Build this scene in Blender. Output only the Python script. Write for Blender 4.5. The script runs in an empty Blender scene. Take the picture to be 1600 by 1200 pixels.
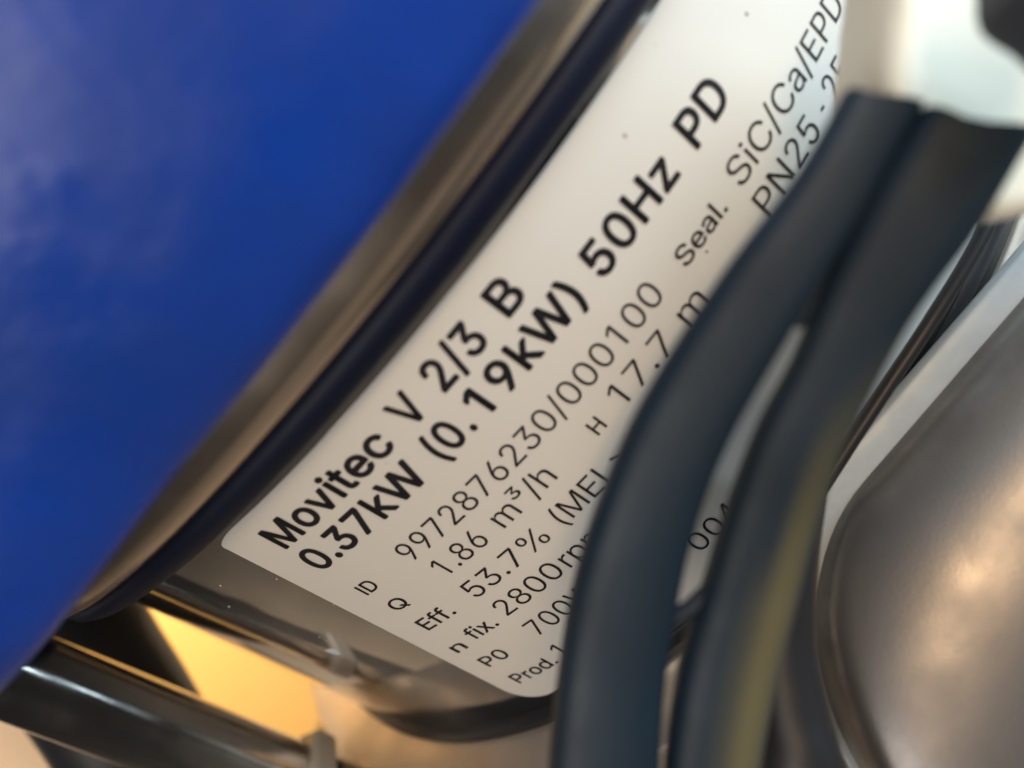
import bpy, bmesh, math, random
from mathutils import Vector, Matrix
from math import sin, cos, pi, radians, hypot

sc = bpy.context.scene
col = sc.collection
random.seed(4)

# ------------------------------------------------------------------ scale and camera
R = 0.07                     # radius of the pump sleeve, metres; the sleeve's axis is the world Z axis
Z0 = 0.30                    # height of the camera above the floor
CX = Vector((0.57971446, -0.32857544, -0.7456335))    # camera right, up and back axes
CY = Vector((0.81481970, 0.23376943, 0.53049101))
CB = Vector((0.0, 0.91509018, -0.40324926)) * -1
CAM = Vector((-0.25107484, -1.80455342, 0.0))         # in sleeve radii
F = 1300.0                   # focal length in pixels of a 1600 wide picture

def W(v):                    # sleeve radii -> metres
    return Vector((v[0] * R, v[1] * R, v[2] * R + Z0))

def at(px, py, d):           # a point seen at (px, py) at depth d (sleeve radii), in sleeve radii
    return CAM + (CX * (px - 800) - CY * (py - 600) - CB * F) * (d / F)

def on_sleeve(px, py):       # angle round the sleeve of a seen point
    d = CX * (px - 800) - CY * (py - 600) - CB * F
    a = d.x * d.x + d.y * d.y
    b = d.x * CAM.x + d.y * CAM.y
    c = CAM.x ** 2 + CAM.y ** 2 - 1
    t = (-b - math.sqrt(max(b * b - a * c, 0))) / a
    q = CAM + d * t
    return math.atan2(-q.x, -q.y), q.z

cam = bpy.data.cameras.new('camera')
cam.sensor_width = 36
cam.lens = F / 1600 * 36
cam.clip_start = 0.001
cam.clip_end = 50
cam.dof.use_dof = True
cam.dof.focus_distance = 1.08 * R
cam.dof.aperture_fstop = cam.lens / 2.1
cam_o = bpy.data.objects.new('camera', cam)
col.objects.link(cam_o)
cam_o.matrix_world = Matrix.Translation(W(CAM)) @ Matrix((CX, CY, CB)).transposed().to_4x4()
sc.camera = cam_o

wd = bpy.data.worlds.new('World')
sc.world = wd
wd.use_nodes = True
wd.node_tree.nodes['Background'].inputs[0].default_value = (0.66, 0.68, 0.74, 1)
wd.node_tree.nodes['Background'].inputs[1].default_value = 0.15
sc.view_settings.view_transform = 'Standard'
sc.view_settings.look = 'None'
sc.view_settings.exposure = 0
sc.view_settings.gamma = 1
sc.cycles.max_bounces = 8

def area(name, pos, target, sx, sy, watts, color):     # pos, target in sleeve radii
    l = bpy.data.lights.new(name, 'AREA')
    l.shape = 'RECTANGLE'
    l.size, l.size_y = sx * R, sy * R
    l.energy = watts
    l.color = color
    o = bpy.data.objects.new(name, l)
    col.objects.link(o)
    o.location = W(pos)
    o.rotation_euler = (W(target) - W(pos)).to_track_quat('-Z', 'Y').to_euler()
    return o

dirw_t = Vector((-2.0, 4.2, -2.2))
TGT = Vector((-0.2, -1.0, -0.45))
area('window_light', (5.0, -3.4, 0.9), TGT, 4.5, 5.5, 2.8, (0.70, 0.87, 1.0))
area('streak_fill', (1.0, -6.1, 2.6), TGT, 3.4, 0.5, 0.7, (1.0, 0.66, 0.36))  # added lamp out of view, placed to reflect as a warm streak on the casting
area('sheen_fill', (-4.2, -5.8, 1.75), TGT, 5.0, 3.6, 0.95, (1.0, 0.91, 0.83))  # added soft light, placed to reflect as pale sheen on the blue housing
area('back_fill', (1.2, 5.0, 1.8), (-0.3, -0.5, -0.5), 4.0, 2.5, 1.2, (0.85, 0.93, 1.0))  # added light floating behind the pump, for the casting's pale edge
area('cabinet_fill', (-1.7, 2.3, 0.9), dirw_t, 0.8, 0.8, 1.4, (1.0, 0.80, 0.55))  # unseen lamp added to brighten the yellow panel

area('wall_fill', (-4.2, 2.6, 2.8), (-6.2, 5.2, -1.0), 1.2, 1.2, 1.6, (1.0, 0.86, 0.68))  # unseen lamp added to brighten the beige wall

# ------------------------------------------------------------------ materials
def mat(name, base, rough=0.5, metal=0.0, spec=0.5, bump=0.0, bscale=60.0, var=0.0, vscale=8.0,
        base2=None, rvar=0.0, coat=0.0, bdetail=4.0, bdist=0.0004, stretch=None):
    m = bpy.data.materials.new(name)
    m.use_nodes = True
    nt = m.node_tree
    b = nt.nodes['Principled BSDF']
    b.inputs['Base Color'].default_value = (*base, 1)
    b.inputs['Roughness'].default_value = rough
    b.inputs['Metallic'].default_value = metal
    b.inputs['Specular IOR Level'].default_value = spec
    b.inputs['Coat Weight'].default_value = coat
    b.inputs['Coat Roughness'].default_value = 0.08
    tc = nt.nodes.new('ShaderNodeTexCoord')
    vec = tc.outputs['Object']
    if stretch:
        mp = nt.nodes.new('ShaderNodeMapping')
        mp.inputs['Scale'].default_value = stretch
        nt.links.new(vec, mp.inputs['Vector'])
        vec = mp.outputs['Vector']
    if var or base2 or rvar:
        n = nt.nodes.new('ShaderNodeTexNoise')
        n.inputs['Scale'].default_value = vscale / R
        n.inputs['Detail'].default_value = 6
        nt.links.new(vec, n.inputs['Vector'])
        cr = nt.nodes.new('ShaderNodeValToRGB')
        cr.color_ramp.elements[0].position = 0.35
        cr.color_ramp.elements[1].position = 0.68
        nt.links.new(n.outputs['Fac'], cr.inputs['Fac'])
        mx = nt.nodes.new('ShaderNodeMix')
        mx.data_type = 'RGBA'
        b2 = base2 or tuple(c * (1 - var) for c in base)
        mx.inputs[6].default_value = (*base, 1)
        mx.inputs[7].default_value = (*b2, 1)
        nt.links.new(cr.outputs['Color'], mx.inputs[0])
        nt.links.new(mx.outputs[2], b.inputs['Base Color'])
        if rvar:
            mr = nt.nodes.new('ShaderNodeMapRange')
            mr.inputs['To Min'].default_value = max(rough - rvar, 0.02)
            mr.inputs['To Max'].default_value = rough + rvar
            nt.links.new(cr.outputs['Color'], mr.inputs['Value'])
            nt.links.new(mr.outputs['Result'], b.inputs['Roughness'])
    if bump:
        n2 = nt.nodes.new('ShaderNodeTexNoise')
        n2.inputs['Scale'].default_value = bscale / R
        n2.inputs['Detail'].default_value = bdetail
        nt.links.new(vec, n2.inputs['Vector'])
        bp = nt.nodes.new('ShaderNodeBump')
        bp.inputs['Strength'].default_value = bump
        bp.inputs['Distance'].default_value = bdist
        nt.links.new(n2.outputs['Fac'], bp.inputs['Height'])
        nt.links.new(bp.outputs['Normal'], b.inputs['Normal'])
        if coat:
            nt.links.new(bp.outputs['Normal'], b.inputs['Coat Normal'])
    return m

M_BLUE = mat('blue_enamel', (0.004, 0.048, 0.36), 0.33, 0, 0.55, bump=0.28, bscale=14, bdist=0.0007, bdetail=3, var=0.15, vscale=9, rvar=0.10)
M_STEEL = mat('polished_steel', (0.70, 0.68, 0.65), 0.09, 1.0, bump=0.05, bscale=5, var=0.15, vscale=5, rvar=0.05)
M_RIM = mat('rim_steel', (0.84, 0.71, 0.58), 0.24, 1.0, bump=0.05, bscale=8, var=0.15, vscale=6, rvar=0.05)
M_NAVY = mat('navy_black_band', (0.005, 0.008, 0.022), 0.5, 0, 0.2, bump=0.05, bscale=8)
M_ROD = mat('zinc_rod', (0.60, 0.58, 0.55), 0.15, 1.0, bump=0.12, bscale=10, var=0.25, vscale=6, rvar=0.07)
M_FLANGE = mat('brushed_steel', (0.58, 0.51, 0.43), 0.42, 0.7, bump=0.15, bscale=25, var=0.2, vscale=5, rvar=0.06)
M_CAST = mat('cast_aluminium', (0.25, 0.238, 0.23), 0.37, 0.75, bump=0.35, bscale=300, bdist=0.00004, bdetail=3, var=0.3, vscale=13, rvar=0.06)
M_PLATE = mat('machined_aluminium', (0.36, 0.40, 0.42), 0.5, 0.4, bump=0.2, bscale=45, bdist=0.0002, bdetail=8, var=0.15, vscale=14, rvar=0.06)
M_LABEL = mat('label_film', (0.72, 0.712, 0.665), 0.22, 0, 0.5, var=0.03, vscale=3, bump=0.03, bscale=4)
M_INK = mat('black_ink', (0.012, 0.012, 0.016), 0.45, 0, 0.3)
M_SHEATH = mat('black_cable_plastic', (0.008, 0.021, 0.036), 0.52, 0, 0.36, bump=0.12, bscale=22, var=0.3, vscale=7, rvar=0.1)
def dusty(m, scale, lo, color):
    nt = m.node_tree
    b = nt.nodes['Principled BSDF']
    src = b.inputs['Base Color'].links[0].from_socket
    tc = nt.nodes.new('ShaderNodeTexCoord')
    n = nt.nodes.new('ShaderNodeTexNoise')
    n.inputs['Scale'].default_value = scale / R
    n.inputs['Detail'].default_value = 3
    nt.links.new(tc.outputs['Object'], n.inputs['Vector'])
    r = nt.nodes.new('ShaderNodeMapRange')
    r.inputs['From Min'].default_value = lo
    r.inputs['From Max'].default_value = lo + 0.05
    r.inputs['To Max'].default_value = 0.6
    nt.links.new(n.outputs['Fac'], r.inputs['Value'])
    mx = nt.nodes.new('ShaderNodeMix')
    mx.data_type = 'RGBA'
    mx.inputs[7].default_value = (*color, 1)
    nt.links.new(r.outputs['Result'], mx.inputs[0])
    nt.links.new(src, mx.inputs[6])
    nt.links.new(mx.outputs[2], b.inputs['Base Color'])
dusty(M_STEEL, 60, 0.72, (0.35, 0.36, 0.38))
dusty(M_LABEL, 90, 0.735, (0.50, 0.46, 0.41))
M_OLIVE_BAND = mat('olive_band_plastic', (0.008, 0.021, 0.036), 0.52, 0, 0.36, bump=0.12, bscale=22, var=0.3, vscale=7, rvar=0.1)
nt = M_OLIVE_BAND.node_tree
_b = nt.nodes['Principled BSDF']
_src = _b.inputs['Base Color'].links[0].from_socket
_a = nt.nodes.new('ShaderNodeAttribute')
_a.attribute_name = 'olive_band'
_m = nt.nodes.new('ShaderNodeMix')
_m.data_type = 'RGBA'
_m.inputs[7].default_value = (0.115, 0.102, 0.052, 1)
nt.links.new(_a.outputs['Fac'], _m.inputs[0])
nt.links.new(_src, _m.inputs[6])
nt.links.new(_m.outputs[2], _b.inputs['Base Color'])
M_RUBBER = mat('black_rubber', (0.012, 0.012, 0.014), 0.42, 0, 0.5, bump=0.1, bscale=20)
M_WHITE = mat('white_plastic', (0.86, 0.86, 0.73), 0.35, 0, 0.5, var=0.05, vscale=4)
M_DGREY = mat('dark_grey_plastic', (0.06, 0.065, 0.075), 0.5, 0, 0.5, bump=0.1, bscale=25)
M_YELLOW = mat('yellow_paint', (0.85, 0.51, 0.16), 0.5, 0, 0.4, var=0.06, vscale=1)
M_WALL = mat('beige_wall', (0.62, 0.50, 0.38), 0.85, 0, 0.2, var=0.08, vscale=0.4)
M_FLOOR = mat('floor_concrete', (0.17, 0.15, 0.13), 0.8, 0, 0.3, var=0.2, vscale=0.5, bump=0.1)
M_NUT = mat('pale_nut', (0.46, 0.44, 0.40), 0.45, 0.2, 0.5, var=0.12, vscale=9)
M_SPECK = mat('dust_or_glint', (0.22, 0.17, 0.14), 0.8)
M_DUST_GLINT = mat('pale_dust_glint', (0.55, 0.62, 0.68), 0.7)

# ------------------------------------------------------------------ mesh helpers
def link(name, verts, faces, m, parent=None, sharp=40, smooth=True):
    me = bpy.data.meshes.new(name)
    me.from_pydata([tuple(W(v)) for v in verts], [], faces)
    bm = bmesh.new()
    bm.from_mesh(me)
    bmesh.ops.remove_doubles(bm, verts=bm.verts, dist=1e-7)
    bmesh.ops.recalc_face_normals(bm, faces=bm.faces)
    bm.to_mesh(me)
    bm.free()
    if smooth:
        for p in me.polygons:
            p.use_smooth = True
        me.set_sharp_from_angle(angle=radians(sharp))
    me.materials.append(m)
    o = bpy.data.objects.new(name, me)
    col.objects.link(o)
    if parent:
        o.parent = parent
        o.matrix_parent_inverse = Matrix.Identity(4)
        base = root_loc(parent)
        me.transform(Matrix.Translation(-base))
    return o

def root_loc(p):
    v = Vector((0, 0, 0))
    while p:
        v += p.location
        p = p.parent
    return v

def thing(name, label, cat, loc, group=None):
    o = bpy.data.objects.new(name, None)
    o.empty_display_size = 0.01
    col.objects.link(o)
    o.location = W(loc)
    o['label'] = label
    o['category'] = cat
    if group:
        o['group'] = group
    return o

def tag(o, label, cat, group=None):
    o['label'] = label
    o['category'] = cat
    if group:
        o['group'] = group
    return o

def lathe(name, prof, m, parent=None, n=160, axis=None, sharp=35, closed=False):
    # prof: (r, h); axis: (origin, direction) in sleeve radii, else world Z
    if axis:
        o0, az = axis
        az = az.normalized()
        ax = az.cross(Vector((0.3, 0.2, 0.9))).normalized()
        ay = az.cross(ax)
    else:
        o0, ax, ay, az = Vector((0, 0, 0)), Vector((1, 0, 0)), Vector((0, 1, 0)), Vector((0, 0, 1))
    v, f = [], []
    k = len(prof)
    for i in range(n):
        a = 2 * pi * i / n
        for r, h in prof:
            v.append(o0 + ax * (r * cos(a)) + ay * (r * sin(a)) + az * h)
    for i in range(n):
        for j in range(k - 1):
            a, b = i * k + j, ((i + 1) % n) * k + j
            f.append((a, b, b + 1, a + 1))
        if closed:
            a, b = i * k + k - 1, ((i + 1) % n) * k + k - 1
            f.append((a, b, ((i + 1) % n) * k, i * k))
    return link(name, v, f, m, parent, sharp)

def spline(pts, sub=8):      # Catmull-Rom through tuples of any length
    out = []
    n = len(pts)
    for i in range(n - 1):
        p0, p1, p2, p3 = pts[max(i - 1, 0)], pts[i], pts[i + 1], pts[min(i + 2, n - 1)]
        for s in range(sub):
            t = s / sub
            out.append(tuple(0.5 * (2 * b + (c - a) * t + (2 * a - 5 * b + 4 * c - d) * t * t + (3 * b - a - 3 * c + d) * t ** 3)
                             for a, b, c, d in zip(p0, p1, p2, p3)))
    out.append(tuple(pts[-1]))
    return out

def sweep(name, pts, m, parent=None, ref=CB, flat=1.0, power=2.0, n=28, sub=8, skew=0.0, cap_in=0.0):
    # pts: (x, y, z, half width); superellipse section, thickness = flat * width
    P = spline(pts, sub)
    v, f = [], []
    k = len(P)
    for i, p in enumerate(P):
        c = Vector(p[:3])
        a, b = Vector(P[max(i - 1, 0)][:3]), Vector(P[min(i + 1, k - 1)][:3])
        T = (b - a).normalized()
        B = T.cross(ref).normalized()
        N = B.cross(T).normalized()
        for j in range(n):
            th = 2 * pi * j / n
            x = abs(cos(th)) ** (2 / power) * (1 if cos(th) >= 0 else -1)
            y = abs(sin(th)) ** (2 / power) * (1 if sin(th) >= 0 else -1)
            sk = T * (skew * x * p[3]) if i == 0 else Vector((0, 0, 0))
            v.append(c + B * (x * p[3]) + N * (y * p[3] * flat) + sk)
    for i in range(k - 1):
        for j in range(n):
            f.append((i * n + j, i * n + (j + 1) % n, (i + 1) * n + (j + 1) % n, (i + 1) * n + j))
    f.append(tuple(range(n)))
    f.append(tuple(range((k - 1) * n, k * n)))
    return link(name, v, f, m, parent, 50)

def pxpath(rows):            # (px, py, depth, half width px) -> sleeve radii
    out = []
    for px, py, d, w in rows:
        q = at(px, py, d)
        out.append((q.x, q.y, q.z, w * d / F))
    return out

def slab(name, outline, thick, m, parent=None, bevel=0.02, seg=5):
    # a rounded block: outline points (Vectors) extruded away from the viewer's side, edges rounded
    c = sum(outline, Vector()) / len(outline)
    nrm = Vector((0, 0, 0))
    for a, b in zip(outline, outline[1:] + outline[:1]):
        nrm += (a - c).cross(b - c)
    nrm.normalize()
    if nrm.dot(CB) < 0:
        nrm = -nrm
    k = len(outline)
    me = bpy.data.meshes.new(name)
    v = [W(p) for p in outline] + [W(p - nrm * thick) for p in outline]
    f = [tuple(range(k)), tuple(range(2 * k - 1, k - 1, -1))] + [(i, (i + 1) % k, (i + 1) % k + k, i + k) for i in range(k)]
    me.from_pydata([tuple(p) for p in v], [], f)
    bm = bmesh.new()
    bm.from_mesh(me)
    bmesh.ops.recalc_face_normals(bm, faces=bm.faces)
    bmesh.ops.bevel(bm, geom=list(bm.edges), offset=bevel * R, segments=seg, affect='EDGES', profile=0.5)
    bm.to_mesh(me)
    bm.free()
    for p in me.polygons:
        p.use_smooth = True
    me.set_sharp_from_angle(angle=radians(50))
    me.materials.append(m)
    o = bpy.data.objects.new(name, me)
    col.objects.link(o)
    if parent:
        o.parent = parent
        me.transform(Matrix.Translation(-root_loc(parent)))
    return o

def box(name, lo, hi, m, parent=None):
    v = [(x, y, z) for x in (lo[0], hi[0]) for y in (lo[1], hi[1]) for z in (lo[2], hi[2])]
    f = [(0, 1, 3, 2), (4, 6, 7, 5), (0, 4, 5, 1), (2, 3, 7, 6), (0, 2, 6, 4), (1, 5, 7, 3)]
    return link(name, v, f, m, parent, smooth=False)

# ------------------------------------------------------------------ setting
FZ = -3.0
fl = box('floor', (-70, -70, FZ - 0.3), (70, 70, FZ), M_FLOOR)
fl['kind'] = 'structure'
dirw = Vector((-0.50, 0.866, 0))
side = Vector((0.866, 0.50, 0))
def panel(name, dist, s0, s1, z0, z1, th, m):
    v = [dirw * (dist + d) + side * s + Vector((0, 0, z)) for d in (0, th) for s in (s0, s1) for z in (z0, z1)]
    f = [(0, 1, 3, 2), (4, 6, 7, 5), (0, 4, 5, 1), (2, 3, 7, 6), (0, 2, 6, 4), (1, 5, 7, 3)]
    return link(name, v, f, m, None, smooth=False)
wl = panel('wall', 7.5, -5, 40, FZ, 30, 0.5, M_WALL)
wl['kind'] = 'structure'

# ------------------------------------------------------------------ yellow cabinet behind the pump
cab = thing('cabinet', 'brightly lit yellow painted cabinet side behind the pump, seen between hose and base', 'cabinet', dirw * 5 + Vector((0, 0, FZ)))
def cabpart(name, dist, s0, s1, z0, z1, th, bev=0.04):
    o = slab(name, [dirw * dist + side * s + Vector((0, 0, z)) for s, z in ((s0, z0), (s1, z0), (s1, z1), (s0, z1))], -th if False else th, M_YELLOW, cab, bev, 3)
    return o
cabpart('side_panel', 5, -1.2, 5, FZ + 0.1, 1.5, 0.3)

# ------------------------------------------------------------------ the pump
pump = thing('pump', 'blue and polished steel upright pump with a white printed rating label', 'pump', (0, 0, -1.4))

# motor housing overhanging the sleeve
prof = [(0.96, -0.075), (1.09, -0.116), (1.125, -0.123), (1.142, -0.121), (1.152, -0.110), (1.160, -0.092), (1.172, -0.05), (1.180, 0.0), (1.190, 0.1), (1.205, 0.3), (1.22, 0.8), (1.22, 1.6), (1.1, 1.75), (0.0, 1.78)]
mh = lathe('motor_housing', prof, M_BLUE, pump, n=200, sharp=60)
for p in mh.data.vertices:           # the housing swells towards its terminal side
    th = math.atan2(-p.co.x, -p.co.y)
    t = min(max((th - 0.42) / 0.30, 0), 1) * min(max((2.4 - th) / 0.5, 0), 1)
    k = 1 + 0.078 * t * t * (3 - 2 * t)
    p.co.x *= k
    p.co.y *= k

# sleeve
lathe('sleeve', [(0.985, -0.06), (1.0, -0.06), (1.0, -0.797), (0.997, -0.803), (0.985, -0.804)], M_STEEL, pump, n=240)
# rolled rim at the top of the sleeve
lathe('rim', [(0.99, -0.098), (1.03, -0.105), (1.066, -0.108), (1.076, -0.114), (1.0785, -0.152), (1.077, -0.166), (1.072, -0.176), (1.065, -0.182), (0.99, -0.184)], M_RIM, pump, n=240, sharp=50)
pr = [(0.99, -0.182), (1.052, -0.183), (1.060, -0.188), (1.063, -0.197), (1.061, -0.209), (1.052, -0.221), (1.036, -0.229), (1.018, -0.231), (0.99, -0.231)]
lathe('rim_lower_band', pr, M_NAVY, pump, n=240, sharp=50)  # dark navy ring forming the lower half of the rim
# dark ring under the sleeve and the base flange
lathe('dark_ring', [(0.95, -0.787), (0.990, -0.8045), (1.006, -0.806), (1.014, -0.811), (1.016, -0.826), (0.95, -0.828)], M_RUBBER, pump)
lathe('base_flange', [(0.9, -0.822), (1.02, -0.823), (1.106, -0.825), (1.119, -0.831), (1.125, -0.843), (1.125, -1.06), (1.0, -1.08), (1.0, -1.4), (0, -1.4)], M_FLANGE, pump, n=200)

# tie rod beside the sleeve, with its nut
rp = Vector((-1.09, -0.43, 0))
rod = lathe('tie_rod', [(0, -1.3), (0.0714, -1.3), (0.0714, -0.09), (0, -0.085)], M_ROD, pump, n=64, axis=(Vector((rp.x, rp.y, 0)), Vector((0, 0, 1))))

# cast port bulging out beside the label
px1 = 1.0 / F
pa = CX * 0.655 + CY * 0.755                     # along the port, across it and out of its flat face
pl = CX * 0.755 - CY * 0.655
pcn = at(1690, 1047, 1.0)
def bulge(name, c, HA, HB, HL, m, power, n=120):
    v, f = [], []
    rings = [(sin(i / 22 * pi / 2), -cos(i / 22 * pi / 2)) for i in range(1, 23)] + [(1.0, t) for t in (0.2, 0.5, 1, 2, 3)]
    for r, h in rings:
        for i in range(n):
            a = 2 * pi * i / n
            y = abs(sin(a)) ** (power * (1 - 0.72 * (1 - r ** 10))) * (1 if sin(a) >= 0 else -1)
            if power > 0.5:
                y = abs(sin(a)) ** (0.28 * (1 - r ** 12)) * math.sqrt(max(1 - (r * cos(a)) ** 2, 0)) * (1 if sin(a) >= 0 else -1)
            v.append(c + pa * (HL * h) + pl * (HA * r * cos(a)) + CB * (HB * min(1, r * 3) * y))
    v.append(c - pa * HL)
    for j in range(len(rings) - 1):
        for i in range(n):
            f.append((j * n + i, j * n + (i + 1) % n, (j + 1) * n + (i + 1) % n, (j + 1) * n + i))
    f += [((i + 1) % n, i, len(v) - 1) for i in range(n)]
    f.append(tuple(range((len(rings) - 1) * n, len(rings) * n)))
    return link(name, v, f, m, pump, 50)
bulge('port_casting', pcn, 452 * px1, 190 * px1, 369 * px1, M_CAST, 1.0)
bulge('port_plate', pcn - CB * 0.012, 500 * px1, 26 * px1, 379 * px1, M_PLATE, 0.35)

# ------------------------------------------------------------------ the label on the sleeve
TH0, TH1, ZT, ZB = 0.677, -0.85, -0.247, -0.777
RL = 1.0014
v, f = [], []
NC, NR = 90, 8
cr = 0.05
ths = [TH0 + (TH1 - TH0) * i / NC for i in range(NC + 1)]
ths = sorted(set(ths + [TH0 - cr * (1 - cos(i * pi / 16)) for i in range(9)]), reverse=True)
for th in ths:
    ins = 0
    e = TH0 - th
    if e < cr:
        ins = cr - math.sqrt(max(cr * cr - (cr - e) ** 2, 0))
    zt, zb = ZT - ins * 0.25, ZB + ins
    for j in range(NR + 1):
        z = zt + (zb - zt) * j / NR
        v.append((-sin(th) * RL, -cos(th) * RL, z))
n1 = len(v)
for p in list(v):
    v.append((p[0] * 0.9992, p[1] * 0.9992, p[2]))
k = NR + 1
C = len(ths)
for i in range(C - 1):
    for j in range(NR):
        a = i * k + j
        f.append((a, a + 1, a + k + 1, a + k))
for i in range(C - 1):
    for j in (0, NR):
        a = i * k + j
        f.append((a, a + k, a + k + n1, a + n1))
for j in range(NR):
    f.append((j, j + 1, j + 1 + n1, j + n1))
label = link('rating_label', v, f, M_LABEL, pump, 30)
label['label'] = 'white printed rating label wrapped round the steel sleeve'

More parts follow.
